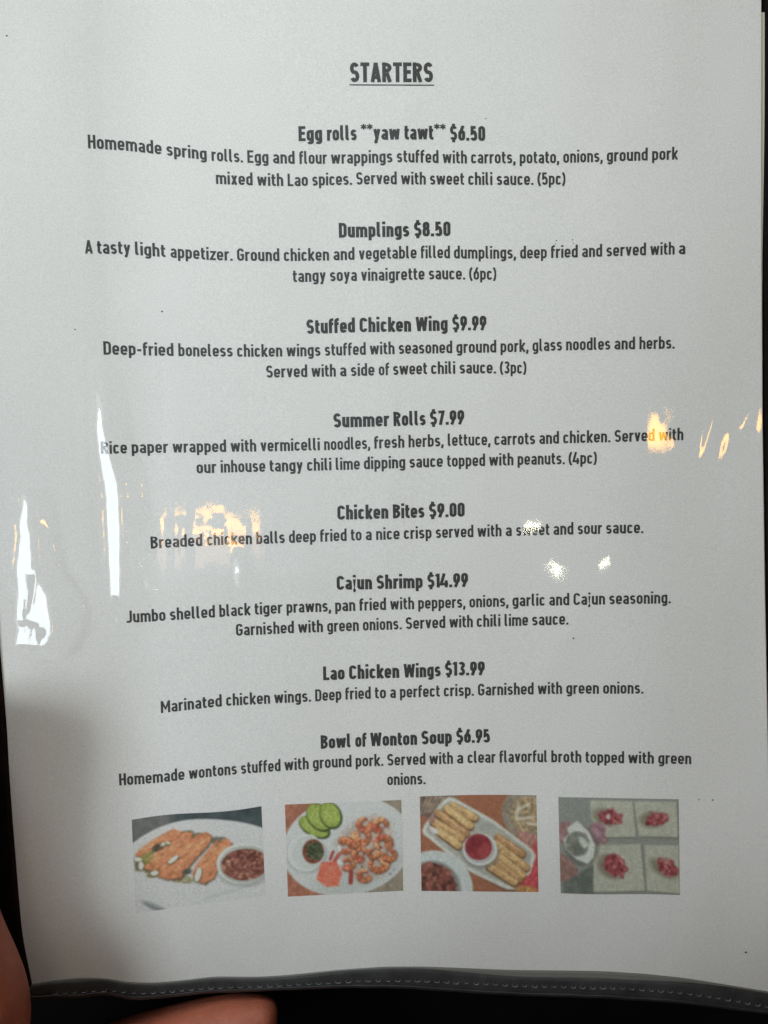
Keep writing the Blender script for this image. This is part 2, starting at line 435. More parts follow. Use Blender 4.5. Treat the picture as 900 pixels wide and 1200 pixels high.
def ribbon(pts, closed, t, V, F, zoff, Z):
    P = [np.array(p, float) for p in pts]
    Q = [P[0]]
    for p in P[1:]:
        if np.linalg.norm(p - Q[-1]) > 1e-4: Q.append(p)
    if closed and np.linalg.norm(Q[0] - Q[-1]) < 1e-4: Q.pop()
    n = len(Q); L = []; R = []
    for i in range(n):
        a = Q[i - 1] if (i > 0 or closed) else None
        b = Q[(i + 1) % n] if (i < n - 1 or closed) else None
        d1 = (Q[i] - a) / np.linalg.norm(Q[i] - a) if a is not None else None
        d2 = (b - Q[i]) / np.linalg.norm(b - Q[i]) if b is not None else None
        if d1 is None: d1 = d2
        if d2 is None: d2 = d1
        n1 = np.array([-d1[1], d1[0]]); n2 = np.array([-d2[1], d2[0]])
        m = n1 + n2; m /= max(np.linalg.norm(m), 1e-6)
        k = 1.0 / max(m.dot(n1), 0.55)
        L.append(Q[i] + m * t / 2 * k); R.append(Q[i] - m * t / 2 * k)
    base = len(V)
    for a, b in zip(L, R): V.append(a); V.append(b); Z.append(zoff); Z.append(zoff)
    m = n if closed else n - 1
    for i in range(m):
        a = base + 2 * i; b = base + 2 * ((i + 1) % n)
        F.append((a, a + 1, b + 1, b))

def text_line(name, text, words_px, end_px, base, cap, t, label=None, slim=1.0):
    V, F, Z = [], [], []
    adv = 0.0; ws = [0.0]; SB = 0.078 if t < .17 else 0.062; SP = 0.225
    k = 0
    for i, ch in enumerate(text):
        if ch == ' ':
            adv += SP; ws.append(adv); continue
        w, st = glyph(ch, t)
        for pts, cl in st:
            k += 1
            ribbon([(p[0] + adv, p[1]) for p in pts], cl, t * (.5 if ch == '*' else 1), V, F, 0.0000025 * (k % 5), Z)
        adv += w + (SB if i < len(text) - 1 else 0)
    V = np.array(V); Z = np.array(Z)
    X = np.interp(V[:, 0], ws + [adv], list(words_px) + [end_px])
    lo = V[:, 0] < 0; X[lo] = words_px[0] + V[lo, 0] * cap
    B = sinterp(X, base) if len(base) > 2 else interp(X, base)
    mag = 1 + 0.10 * sst(-X, -260, -90) * (1 if B.mean() < 420 else 0.2)
    v = V[:, 1] * cap * mag
    lean = 0.016 + 0.035 * (450 - X) / 450
    PX = X - lean * v; PY = B - v
    P = on_sheet(PX, PY)
    P[:, 2] += 0.00006 + Z
    o = mesh_obj(name, P, F, M_ink, sheet, smooth=False)
    if label: o['label'] = label
    return o

def hcap(y): return 17.5 - (y - 165) / 700 * 1.5
def bcap(y): return 14.7 - (y - 190) / 730 * 0.9
TB, TH = 0.160, 0.192
def head(text, w, e, b): text_line('heading_text', text, w, e, b, hcap(b[0][1]), TH, 'bold black heading reading ' + text)
def body(text, w, e, b): text_line('description_text', text, w, e, b, bcap(b[0][1]), TB, 'black description line reading ' + ' '.join(text.split()[:4]))

text_line('title_text', 'STARTERS', [410.3], 507.5, [(400, 96.4), (510, 96.4)], 23.2, 0.19, 'large bold underlined title reading STARTERS')
ux = np.linspace(409.5, 509.0, 40)
uy = np.interp(ux, [409, 509], [98.9, 99.3])
ug = np.stack([on_sheet(ux, uy - 0.1), on_sheet(ux, uy + 1.3)], 0); ug[..., 2] += 0.000055
grid_obj('title_underline', ug, M_ink, sheet)

head('Egg rolls **yaw tawt** $6.50', [350, 383.3, 423.3, 474, 527.3], 568.6, [(350, 165.5), (400, 164.8), (450, 164.0), (500, 163.6), (527, 164.6), (570, 165.4)])
body('Homemade spring rolls. Egg and flour wrappings stuffed with carrots, potato, onions, ground pork',
     [103.3, 195.3, 248, 290, 320, 350.8, 388, 465, 518.8, 552, 609, 660, 711, 764], 794.5,
     [(103, 173.8), (150, 176.8), (186, 180.9), (205, 183.4), (255, 189.2), (294, 191), (350, 192.2), (400, 192), (470, 190.2), (533, 191.6), (634, 191.6), (690, 190.3), (740, 188.7), (795, 187)])
body('mixed with Lao spices. Served with sweet chili sauce. (5pc)', [253.2, 301.5, 337.2, 366, 417.5, 470, 503.9, 548.7, 582, 630], 662.5,
     [(253, 215.6), (310, 217.9), (345, 218.3), (400, 217), (440, 216), (520, 216.6), (600, 217), (662, 216.6)])
head('Dumplings $8.50', [397.2, 485.2], 528, [(397, 278.6), (460, 277.6), (528, 276.8)])
body('A tasty light appetizer. Ground chicken and vegetable filled dumplings, deep fried and served with a',
     [99.9, 114, 158.5, 199.9, 278, 332.7, 390.8, 420.7, 493.2, 532, 609.5, 645.5, 682, 710.5, 762, 795.3], 803,
     [(100, 297.2), (145, 297.9), (180, 300.4), (210, 302.6), (255, 305.2), (300, 306), (350, 306), (400, 305), (450, 303.5), (510, 302.6), (560, 303.3), (630, 303), (680, 301.6), (740, 299.8), (803, 297.9)])
body('tangy soya vinaigrette sauce. (6pc)', [343.3, 386.8, 423.3, 502.5, 550], 581.5, [(343, 330.8), (390, 329.6), (450, 329), (510, 327.5), (581, 328)])
head('Stuffed Chicken Wing $9.99', [359.3, 421.5, 487.3, 530], 570, [(359, 391.5), (420, 389.4), (480, 388.6), (530, 387.4), (570, 387)])
body('Deep-fried boneless chicken wings stuffed with seasoned ground pork, glass noodles and herbs.',
     [121.5, 209.2, 278, 335.9, 380.7, 433.5, 467.3, 534.8, 586.5, 624, 663.3, 719.9, 749.2], 790.5,
     [(121, 415.6), (180, 416.8), (230, 417.8), (300, 418.2), (350, 417.7), (400, 416.6), (460, 415), (530, 413.9), (600, 412.8), (660, 410.8), (720, 409.8), (790, 408.6)])
body('Served with a side of sweet chili sauce. (3pc)', [312.1, 365.2, 398.5, 411.3, 443.9, 460.7, 505.2, 538.5, 586], 616.7,
     [(312, 442.7), (380, 441.6), (440, 440.1), (500, 438.5), (560, 437.7), (617, 437.9)])
head('Summer Rolls $7.99', [390.8, 461.2, 503.9], 544, [(390, 501.2), (460, 499.4), (544, 497.2)])
body('Rice paper wrapped with vermicelli noodles, fresh herbs, lettuce, carrots and chicken. Served with',
     [118.5, 154.5, 202.5, 270.5, 305.5, 379.9, 438.5, 478.8, 524.7, 579.3, 631.9, 659.9, 720.1, 771.9], 800.7,
     [(118, 532), (180, 530.9), (250, 529.9), (330, 528.7), (400, 527.2), (460, 525), (530, 522.6), (600, 521.3), (670, 519.4), (740, 517.6), (801, 515.8)])
body('our inhouse tangy chili lime dipping sauce topped with peanuts. (4pc)', [230.5, 258.8, 316, 359.9, 393.5, 426.5, 479.9, 523.9, 573.2, 606.5, 666.5], 699.3,
     [(230, 554.8), (280, 553.4), (340, 552.4), (400, 550.8), (450, 549.2), (500, 547.6), (560, 546.3), (620, 544.7), (699, 543.5)])
head('Chicken Bites $9.00', [395.5, 460.5, 502.7], 544.5, [(395, 609.1), (460, 607.6), (545, 605.4)])
body('Breaded chicken balls deep fried to a nice crisp served with a sweet and sour sauce.',
     [176.8, 242.7, 300.5, 338.7, 375.2, 411.2, 428.5, 440.8, 473.3, 510.7, 559.5, 592.5, 604.8, 648.5, 676.8, 710.1], 753.9,
     [(177, 643), (215, 640.8), (260, 638.6), (310, 637.4), (360, 635.4), (410, 633.7), (470, 631.9), (530, 630.1), (600, 628.2), (670, 626.3), (754, 624.8)])
head('Cajun Shrimp $14.99', [394.7, 441.3, 500.8], 548.5, [(394, 691.3), (450, 690.2), (500, 688.9), (548, 687.6)])
body('Jumbo shelled black tiger prawns, pan fried with peppers, onions, garlic and Cajun seasoning.',
     [148.1, 199.3, 257.2, 298.5, 335.9, 392.8, 421.3, 457.3, 490.1, 550.1, 600.5, 643.5, 672, 713.9], 785.9,
     [(148, 730), (190, 727.6), (240, 724.2), (290, 720.9), (340, 718.2), (400, 716.3), (470, 714.2), (540, 712.3), (600, 710.6), (680, 708.9), (786, 707)])
body('Garnished with green onions. Served with chili lime sauce.', [276.7, 349.5, 383.5, 425.3, 475.5, 526.7, 558.7, 591.2, 623.5], 666.1,
     [(276, 745.2), (340, 742), (400, 740), (460, 737.8), (520, 735.9), (590, 733.9), (666, 731.9)])
head('Lao Chicken Wings $13.99', [378.8, 409.2, 473.2, 521.5], 568, [(378, 797.2), (430, 795.2), (490, 793.9), (530, 791.8), (568, 791)])
body('Marinated chicken wings. Deep fried to a perfect crisp. Garnished with green onions.',
     [188.7, 265.2, 321.5, 369.5, 404.7, 439.3, 457.2, 468.7, 520.1, 560.1, 630.1, 663.5, 706.7], 753.9,
     [(188, 835.8), (225, 831.4), (265, 827.2), (310, 824.8), (360, 822.4), (410, 819.6), (470, 817.6), (530, 815.9), (590, 814.5), (650, 813.2), (754, 812.8)])
head('Bowl of Wonton Soup $6.95', [376, 416.5, 434.1, 493.9, 534.7], 574.1, [(376, 877.6), (430, 874.8), (490, 872.6), (540, 870.6), (574, 870.2)])
body('Homemade wontons stuffed with ground pork. Served with a clear flavorful broth topped with green',
     [139.9, 221.5, 282.5, 333.5, 366.7, 416.8, 453.9, 503.2, 535.5, 548, 585.3, 646, 686, 736.1, 771.3], 810,
     [(139, 920.6), (180, 917.8), (215, 913.8), (260, 908.9), (300, 905.5), (350, 902), (400, 898.9), (450, 897.4), (510, 895.6), (560, 894), (620, 893.1), (680, 893.6), (750, 894.7), (810, 895.6)])
body('onions.', [453.9], 498.7, [(453, 920.2), (498, 918.9)])

# toner and dust specks
for (sx, sy, rr) in ((569, 139, .9), (88, 386, 1.1), (190, 365, 1.3), (672, 748, 1.2), (819, 937, 1.0), (835, 937.5, 1.3), (874, 1116, 1.5), (8, 42, 1.4),
                     (652, 282, 1.0), (671, 281, .9), (651, 286, .8), (672, 285, .7), (566, 374, .8)):
    a = np.linspace(0, 2 * math.pi, 9)[:-1]
    q = on_sheet(sx + .8 * rr * np.cos(a) * 1.25, sy + .8 * rr * np.sin(a) * .9); q[:, 2] += 0.00005
    mesh_obj('ink_speck', q, [tuple(range(8))[::-1]], M_ink, sheet, smooth=False)

# ------------------------------------------------------------------ the four printed food pictures
def lin(c):
    c = np.asarray(c, float) / 255.0
    return np.where(c <= 0.04045, c / 12.92, ((c + 0.055) / 1.055) ** 2.4)

SAT = 0.80
class Paint:
    def __init__(s, x0, x1, y0, y1, n, m, bg, seed):
        s.x, s.y = np.meshgrid(np.linspace(x0, x1, n), np.linspace(y0, y1, m))
        s.img = np.tile(np.array(bg, float), (m, n, 1)); s.rs = seed
    def nz(s, sc, seed=0):
        return vnoise(s.x / sc + 11, s.y / sc + 5, 100 + s.rs * 10 + seed)
    def put(s, mask, col, var=0, sc=20, seed=1):
        c = np.array(col, float) * (1 + var * (s.nz(sc, seed) + .6 * s.nz(sc * .45, seed + 1)))[..., None]
        s.img = s.img * (1 - mask[..., None]) + c * mask[..., None]
    def ell(s, cx, cy, rx, ry, rot=0, soft=5, wob=0.0, wsc=30):
        a = math.radians(rot); dx = s.x - cx; dy = s.y - cy
        u = (dx * math.cos(a) + dy * math.sin(a)) / rx; v = (-dx * math.sin(a) + dy * math.cos(a)) / ry
        d = np.sqrt(u * u + v * v) * (1 + wob * s.nz(wsc, 7))
        return np.clip((1 - d) * min(rx, ry) / soft + .5, 0, 1)
    def cap(s, x0, y0, x1, y1, r, soft=5, wob=0.0):
        vx, vy = x1 - x0, y1 - y0
        h = np.clip(((s.x - x0) * vx + (s.y - y0) * vy) / (vx * vx + vy * vy), 0, 1)
        d = np.hypot(s.x - x0 - h * vx, s.y - y0 - h * vy) * (1 + wob * s.nz(25, 8))
        return np.clip((r - d) / soft + .5, 0, 1)
    def poly(s, pts, soft=4):
        m = np.zeros(s.x.shape, bool); n = len(pts); dmin = np.full(s.x.shape, 1e9)
        for i in range(n):
            x0, y0 = pts[i]; x1, y1 = pts[(i + 1) % n]
            if y0 != y1:
                c = ((y0 > s.y) != (y1 > s.y)) & (s.x < (x1 - x0) * (s.y - y0) / (y1 - y0) + x0)
                m ^= c
            vx, vy = x1 - x0, y1 - y0
            h = np.clip(((s.x - x0) * vx + (s.y - y0) * vy) / (vx * vx + vy * vy), 0, 1)
            dmin = np.minimum(dmin, np.hypot(s.x - x0 - h * vx, s.y - y0 - h * vy))
        return np.clip(np.where(m, dmin, -dmin) / soft + .5, 0, 1)
    def blobs(s, region, cols, n, rmin, rmax, seed):
        r = np.random.RandomState(seed); ys, xs = np.where(region > .6)
        for _ in range(n):
            k = r.randint(len(ys)); cx, cy = s.x[ys[k], xs[k]], s.y[ys[k], xs[k]]
            a = r.uniform(rmin, rmax)
            s.put(s.ell(cx, cy, a, a * r.uniform(.4, 1), r.uniform(0, 180), 4) * region * .85, cols[r.randint(len(cols))])

def picture(P, quad, paper, topcurve=None, label=None):
    m, n = P.img.shape[:2]
    u = np.linspace(0, 1, n)[None, :]; v = np.linspace(0, 1, m)[:, None]
    (ax, ay), (bx, by_), (cx, cy), (dx, dy) = quad
    X = (1 - v) * ((1 - u) * ax + u * bx) + v * ((1 - u) * dx + u * cx)
    Y = (1 - v) * ((1 - u) * ay + u * by_) + v * ((1 - u) * dy + u * cy)
    if topcurve is not None: Y = Y + topcurve(u, v)
    Q = on_sheet(X, Y); Q[..., 2] += 0.00005
    o = grid_obj('printed_photo', Q, M_print, sheet)
    r = np.random.RandomState(P.rs)
    tex = .5 * P.nz(9, 61) + .6 * P.nz(5, 62) + .4 * P.nz(17, 63)
    sat = (P.img.max(-1) - P.img.min(-1)) / 90.0
    img = P.img * (1 + (.01 + .09 * np.clip(sat, 0, 1)) * tex)[..., None]
    for ax in (0, 1):                                      # ink spread
        q = np.pad(img, [(2, 2) if k == ax else (0, 0) for k in range(3)], mode='edge'); ln = img.shape[ax]
        img = sum(w_ * np.take(q, range(k, k + ln), axis=ax) for k, w_ in enumerate((.09, .24, .34, .24, .09)))
    img = np.clip(img * (1 + 0.028 * r.randn(m, n, 1) + 0.012 * r.randn(m, n, 3)), 0, 255)
    col = lin(img) / lin(paper) * 0.77
    lum = col.mean(-1, keepdims=True); col = lum + (col - lum) * SAT
    col = np.clip(col, 0, 0.80)
    at = o.data.color_attributes.new('ink', 'FLOAT_COLOR', 'POINT')
    at.data.foreach_set('color', np.concatenate([col, np.ones((m, n, 1))], -1).reshape(-1).astype(np.float32))
    if label: o['label'] = label

# 1: crisp rolls with a bowl of chunky sauce on a white plate
pap = (184, 182, 182)
P = Paint(68, 808, 117, 690, 210, 160, (181, 180, 179), 1)
out = 1 - P.ell(440, 570, 565, 415, 0, 5)
up = np.clip((330 - P.y) / 10, 0, 1)
P.put(out * up, (62, 72, 74), .12, 60)
P.put(out * up * np.clip((330 - P.x) / 60, 0, 1), (98, 99, 97), .08, 40)
P.put(P.ell(180, 665, 85, 22, 32, 12) * np.clip((P.y - P.x * .55 - 540) / 30, 0, 1), (118, 124, 126))
P.put(P.cap(470, 655, 800, 600, 6, 14) * .35, (140, 142, 140))
for (x, y, rx, ry) in ((110, 385, 30, 40), (180, 450, 60, 35), (330, 510, 70, 28), (90, 410, 20, 25)):
    P.put(P.ell(x, y, rx, ry, 20, 8, .2) * .9, (128, 122, 84), .3, 14)
P.put(P.cap(200, 300, 380, 260, 40, 8, .2), (88, 92, 74), .3, 16)
P.put(P.ell(430, 265, 40, 24, 0, 8, .2), (96, 100, 88), .2, 10)
P.put(P.ell(560, 300, 48, 26, 0, 8, .2), (104, 106, 92), .2, 10)
wraps = [[(76, 330), (180, 262), (300, 205), (348, 228), (330, 262), (210, 300), (112, 366)],
         [(112, 420), (168, 362), (300, 268), (372, 226), (412, 240), (398, 290), (262, 380), (190, 452)],
         [(196, 480), (226, 408), (330, 318), (440, 250), (486, 238), (520, 262), (498, 320), (400, 420), (330, 512), (250, 508)],
         [(396, 500), (432, 430), (500, 350), (548, 290), (566, 330), (520, 430), (470, 560), (430, 548)],
         [(462, 560), (508, 430), (552, 320), (592, 286), (632, 318), (600, 366), (545, 470), (520, 530)]]
for i, q in enumerate(wraps):
    cx_, cy_ = np.mean([p[0] for p in q]), np.mean([p[1] for p in q])
    P.put(P.poly([(a + 7, b + 13) for a, b in q], 14) * .8, (92, 66, 46), .2, 16)
    P.put(P.poly(q, 7), (184, 112, 68), .12, 22, i)
    qi = [(cx_ + (a - cx_) * .8 - 5, cy_ + (b - cy_) * .66 - 7) for a, b in q]
    P.put(P.poly(qi, 26) * .8, (202, 132, 84), .12, 17, i + 2)
    for k in range(5):
        r_ = np.random.RandomState(40 + i * 9 + k); t_ = r_.uniform(.15, .85); a, b = q[0]; c, d = q[len(q) // 2]
        P.put(P.cap(a + (c - a) * t_, b + (d - b) * t_, a + (c - a) * (t_ + .16), b + (d - b) * (t_ + .16) + 6, 5, 9) * .45, [(150, 84, 48), (222, 160, 110)][k % 2])
P.put(P.ell(210, 310, 34, 22, -20, 6, .2), (86, 72, 58), .3, 9)
for (x, y, rx, ry, ro) in ((295, 392, 34, 12, -35), (432, 500, 16, 44, 15), (245, 292, 20, 8, -20), (268, 288, 14, 7, 30), (185, 462, 22, 14, 0), (98, 365, 26, 12, 10), (110, 405, 14, 24, 0)):
    P.put(P.ell(x, y + 5, rx + 8, ry + 8, ro, 6) * .7, (100, 92, 66), .2, 9)
    P.put(P.ell(x, y, rx, ry, ro, 5), (208, 206, 190))
P.put(P.ell(150, 360, 30, 40, 20, 8, .3) * .8, (140, 134, 62), .2, 10)
P.put(P.ell(370, 475, 30, 22, 0, 8, .3) * .9, (76, 74, 66), .2, 9)
P.put(P.ell(695, 520, 150, 92, 8, 22) * .45, (120, 122, 118))
P.put(P.ell(692, 462, 154, 130, 12, 5), (186, 188, 182))
P.put(P.ell(700, 470, 146, 118, 12, 6) * .8, (150, 152, 144))
so = P.ell(700, 472, 136, 100, 10, 5)
P.put(so, (118, 70, 58), .28, 14)
P.blobs(so, [(156, 96, 78), (96, 50, 42), (178, 128, 100), (134, 74, 60)], 90, 6, 17, 3)
picture(P, [(154.4, 960.7), (306.3, 944.7), (311, 1050), (159, 1070)], pap, lambda u, v: (1 - v) * -1.6 * np.sin(u * 6.28), 'printed photo of crisp rolls beside a bowl of chunky brown sauce')

# 2: glazed shrimp, cucumber slices and a small bowl
pap = (178, 176, 172)
P = Paint(78, 858, 100, 735, 190, 150, (173, 174, 169), 2)
pl = P.ell(490, 405, 440, 345, -8, 5)
P.put(1 - pl, (150, 92, 66), .10, 30)
P.put((1 - pl) * np.clip((P.x - 480) / 60, 0, 1), (128, 116, 98), .08, 30)
P.put(pl * P.ell(560, 600, 330, 130, -20, 80) * .35, (132, 138, 128))
for (x, y, rx, ry, ro) in ((268, 262, 112, 58, 32), (305, 195, 74, 105, -38), (380, 185, 68, 92, -22)):
    P.put(P.ell(x + 4, y + 5, rx + 5, ry + 5, ro, 5), (52, 62, 36), .2, 12)
    P.put(P.ell(x, y, rx - 3, ry - 3, ro, 6), (132, 148, 54), .10, 14)
    P.put(P.ell(x, y, rx * .6, ry * .6, ro, 26) * .6, (152, 162, 74), .12, 12)
P.put(P.ell(215, 455, 140, 128, 5, 26) * .4, (110, 116, 108))
P.put(P.ell(208, 438, 124, 130, 0, 5), (182, 186, 178))
P.put(P.ell(225, 438, 110, 118, 0, 8) * .7, (164, 168, 160))
P.put(P.ell(258, 432, 72, 84, 0, 5), (112, 58, 40), .2, 16)
P.put(P.ell(268, 428, 58, 68, 0, 10, .2) * .9, (62, 76, 52), .35, 16)
P.put(P.poly([(310, 510), (410, 505), (448, 590), (420, 680), (340, 680), (275, 625)], 10), (206, 84, 54), .12, 22)
P.put(P.ell(362, 590, 50, 60, 10, 24) * .5, (216, 104, 66), .12, 12)
sh = [(612, 255, 60, 10, 1), (718, 268, 56, 110, 1), (590, 345, 62, 200, -1), (472, 405, 60, 250, 1), (722, 395, 62, 20, -1), (572, 460, 56, 90, 1),
      (690, 535, 72, 300, 1), (772, 478, 48, 160, -1), (596, 612, 48, 40, 1), (488, 525, 46, 120, -1), (660, 460, 40, 10, 1), (530, 390, 36, 300, 1)]
P.put(P.poly([(400, 380), (540, 230), (680, 200), (790, 260), (800, 520), (720, 620), (560, 660), (480, 560)], 50) * .35, (140, 96, 66), .3, 16)
for i, (x, y, R_, g, dr_) in enumerate(sh):
    for k in range(11):                                   # one curled prawn: segments along a closing arc
        a = math.radians(g + dr_ * k * 25); rr_ = R_ * (.78 - .010 * k)
        sx, sy = x + math.cos(a) * rr_, y + math.sin(a) * rr_ * .92
        sz = R_ * (.45 - .024 * k)
        P.put(P.ell(sx + 3, sy + 5, sz + 5, sz + 5, 0, 10) * .55, (96, 50, 30), .2, 10, k)
        col = np.array([(206, 122, 70), (202, 92, 60), (216, 146, 88), (192, 104, 56)][(i + k // 4) % 4]) * (1.05 if k % 2 else .9)
        P.put(P.ell(sx, sy, sz, sz * .86, math.degrees(a), 7, .12), col, .22, 9, k)
        P.put(P.ell(sx + math.cos(a) * sz * .4 - 2, sy + math.sin(a) * sz * .4 - 4, sz * .42, sz * .16, math.degrees(a) + 90, 7) * .6, (226, 176, 120), .2, 8)
    a = math.radians(g + dr_ * 275)
    P.put(P.ell(x + math.cos(a) * R_ * .5, y + math.sin(a) * R_ * .5, R_ * .2, R_ * .1, g, 6), (150, 56, 46), .2, 8)
for k in range(26):
    r_ = np.random.RandomState(300 + k); a, b = r_.uniform(430, 800), r_.uniform(230, 620)
    P.put(P.ell(a, b, r_.uniform(5, 12), r_.uniform(3, 6), r_.uniform(0, 180), 5) * .7, [(88, 96, 52), (72, 46, 30), (222, 190, 140)][k % 3])
P.put(P.ell(436, 420, 12, 22, 0, 5), (214, 206, 196)); P.put(P.ell(434, 515, 12, 16, 0, 5), (190, 190, 180))
P.put(P.cap(392, 440, 372, 490, 10, 6), (148, 58, 48)); P.put(P.cap(510, 590, 505, 660, 15, 6), (140, 52, 44)); P.put(P.cap(430, 462, 402, 500, 13, 6), (160, 70, 56))
picture(P, [(333.9, 942.8), (470.2, 937.4), (472.5, 1043.6), (337.4, 1050.7)], pap, None, 'printed photo of glazed shrimp, cucumber slices and a dip on a white plate')

# 3: spring rolls on an oblong tray round a red dip
pap = (190, 186, 180)
P = Paint(68, 850, 70, 705, 190, 150, (150, 92, 60), 3)
P.put(P.ell(180, 120, 150, 110, 0, 20, .1), (116, 96, 78), .25, 22)
for k in range(7): P.put(P.cap(70 + k * 22, 190 - k * 6, 120 + k * 30, 70, 5, 7) * .7, (160, 142, 122))
P.put(P.ell(790, 190, 175, 170, 0, 6), (134, 120, 100), .12, 18)
P.put(P.ell(800, 195, 128, 120, 0, 10), (150, 126, 90), .22, 20)
for (x, y, rx, ry, ro) in ((770, 220, 70, 10, -8), (760, 150, 60, 9, -30), (820, 260, 50, 9, 10), (720, 180, 12, 60, 10)):
    P.put(P.ell(x, y, rx, ry, ro, 6) * .8, (192, 182, 160))
P.put(P.poly([(700, 300), (850, 330), (850, 400), (780, 420)], 16), (164, 112, 98), .12, 20)
P.put(P.poly([(840, 360), (852, 560), (852, 705), (720, 705), (720, 660), (800, 560), (820, 400)], 8), (178, 58, 62), .14, 22)
P.put(P.ell(760, 695, 80, 30, 0, 14), (168, 122, 60), .2, 18)
tray = P.poly([(80, 300), (95, 260), (225, 100), (265, 80), (300, 88), (560, 235), (820, 430), (838, 470), (800, 580), (690, 690), (640, 690), (420, 590), (330, 530), (120, 350), (90, 330)], 5)
P.put(P.poly([(90, 330), (260, 440), (440, 600), (640, 705), (700, 705), (640, 650), (400, 500), (200, 360)], 20) * .8, (96, 76, 56))
P.put(tray, (184, 182, 168), .04, 30)
tin = P.poly([(105, 290), (235, 120), (270, 104), (300, 112), (550, 255), (800, 440), (812, 470), (770, 570), (680, 660), (640, 660), (420, 560), (330, 500), (130, 330)], 9)
P.put(tin, (156, 154, 140), .06, 30)
lr = [(290, 140, 430, 215), (250, 155, 400, 270), (190, 185, 370, 320), (160, 240, 340, 350), (190, 300, 320, 400)]
rr2 = [(590, 350, 745, 450), (570, 390, 770, 540), (590, 470, 745, 590), (560, 500, 720, 620), (530, 540, 690, 640)]
for i, (a, b, c, d) in enumerate(lr + rr2):
    P.put(P.cap(a, b + 8, c, d + 8, 30, 8), (104, 72, 42), .15, 14, i)
    P.put(P.cap(a, b, c, d, 25, 6, .06), [(182, 140, 84), (192, 152, 92), (168, 122, 74)][i % 3], .12, 22, i)
    P.put(P.cap(a + 8, b - 8, c - 8, d - 12, 7, 9) * .6, (210, 178, 120))
P.put(P.ell(160, 300, 34, 16, 40, 8), (200, 196, 182))
P.put(P.ell(150, 225, 22, 34, 20, 10) * .7, (138, 92, 86))
P.put(P.ell(470, 450, 128, 105, 0, 20) * .6, (112, 110, 100))
P.put(P.ell(465, 428, 116, 106, 0, 5), (194, 194, 186))
P.put(P.ell(462, 425, 104, 96, 0, 8) * .6, (150, 146, 138))
P.put(P.ell(455, 412, 90, 86, 0, 5), (140, 44, 48), .10, 26)
P.put(P.ell(490, 440, 40, 50, 30, 24) * .5, (168, 66, 62)); P.put(P.ell(435, 380, 50, 36, 0, 20) * .6, (112, 34, 42))
P.put(P.ell(150, 690, 262, 256, 0, 5), (176, 180, 172), .03, 20)
P.put(P.ell(140, 690, 190, 186, 0, 18), (124, 122, 114))
fd = P.ell(140, 690, 160, 170, 0, 8, .08)
P.put(fd, (120, 68, 54), .3, 22)
P.blobs(fd, [(160, 92, 76), (72, 44, 36), (138, 72, 58), (98, 64, 48)], 60, 8, 24, 6)
picture(P, [(492, 933.3), (628.4, 932), (631, 1045.3), (493.9, 1043.9)], pap, lambda u, v: (1 - v) * -1.2 * np.sin(u * 3.14), 'printed photo of spring rolls on an oblong tray around a red dip')

# 4: wrapper squares with filling, a small white cup being folded
pap = (192, 187, 183)
P = Paint(75, 828, 78, 675, 190, 150, (134, 135, 126), 4)
P.put(P.ell(330, 340, 60, 40, -30, 14), (150, 110, 110), .15, 20)
P.put(P.ell(120, 300, 70, 70, 0, 16), (150, 108, 106), .10, 20)
P.put(P.poly([(75, 430), (190, 520), (180, 580), (95, 610), (75, 600)], 10), (142, 104, 92), .10, 24)
P.put(P.poly([(90, 610), (290, 490), (290, 675), (90, 675)], 16), (104, 108, 98), .08, 24)
for q in ([(275, 95), (540, 95), (560, 318), (372, 322), (330, 290), (275, 200)], [(548, 95), (815, 95), (822, 315), (575, 315)],
          [(290, 372), (585, 362), (610, 655), (282, 660)], [(610, 368), (826, 366), (828, 668), (622, 655)]):
    P.put(P.poly([(a + 5, b + 6) for a, b in q], 8), (104, 104, 84))
    P.put(P.poly(q, 5), (172, 170, 150), .035, 26)
P.put(P.cap(290, 365, 820, 345, 5, 16) * .5, (142, 144, 128))
fl = [(400, 195, 66, 46, 15), (690, 205, 66, 44, -5), (425, 500, 76, 66, 30), (760, 510, 78, 44, 28)]
for i, (x, y, rx, ry, ro) in enumerate(fl):
    P.put(P.ell(x - 28, y + 2, rx + 18, ry + 6, ro, 26) * .6, (104, 92, 68))
    mk = P.ell(x, y, rx, ry, ro, 9, .28, 26)
    P.put(mk, (150, 62, 66), .18, 16, i)
    P.blobs(mk, [(176, 86, 88), (122, 42, 50), (186, 118, 110)], 22, 6, 17, 20 + i)
P.put(P.ell(385, 195, 14, 16, 0, 5), (196, 176, 168))
P.put(P.ell(315, 285, 52, 58, 20, 14), (156, 112, 118), .12, 18)
P.put(P.ell(300, 300, 30, 34, 20, 12) * .8, (176, 132, 140))
P.put(P.ell(215, 380, 110, 120, 0, 22) * .5, (84, 80, 72))
P.put(P.poly([(190, 222), (262, 290), (300, 370), (285, 450), (250, 488), (180, 462), (112, 400), (100, 340), (130, 265)], 9), (196, 198, 184), .02, 24)
P.put(P.ell(186, 366, 74, 78, 10, 14), (128, 130, 114), .10, 22)
P.put(P.ell(196, 390, 50, 44, 10, 22) * .6, (98, 98, 84), .10, 18)
P.put(P.poly([(192, 318), (232, 330), (258, 372), (232, 396), (206, 372)], 14), (186, 188, 172), .06, 14)
P.put(P.cap(236, 300, 262, 350, 6, 10) * .6, (120, 118, 104))
P.put(P.cap(86, 330, 120, 300, 16, 12), (158, 120, 116), .1, 12); P.put(P.cap(84, 440, 150, 500, 16, 12), (152, 112, 104), .1, 12)
P.img = P.img * .96
picture(P, [(654.2, 934.0), (795.3, 936.6), (796.6, 1049), (657, 1046.6)], pap, lambda u, v: v * 0.6 * np.sin(u * 6), 'printed photo of wrapper squares topped with red filling beside a white cup')

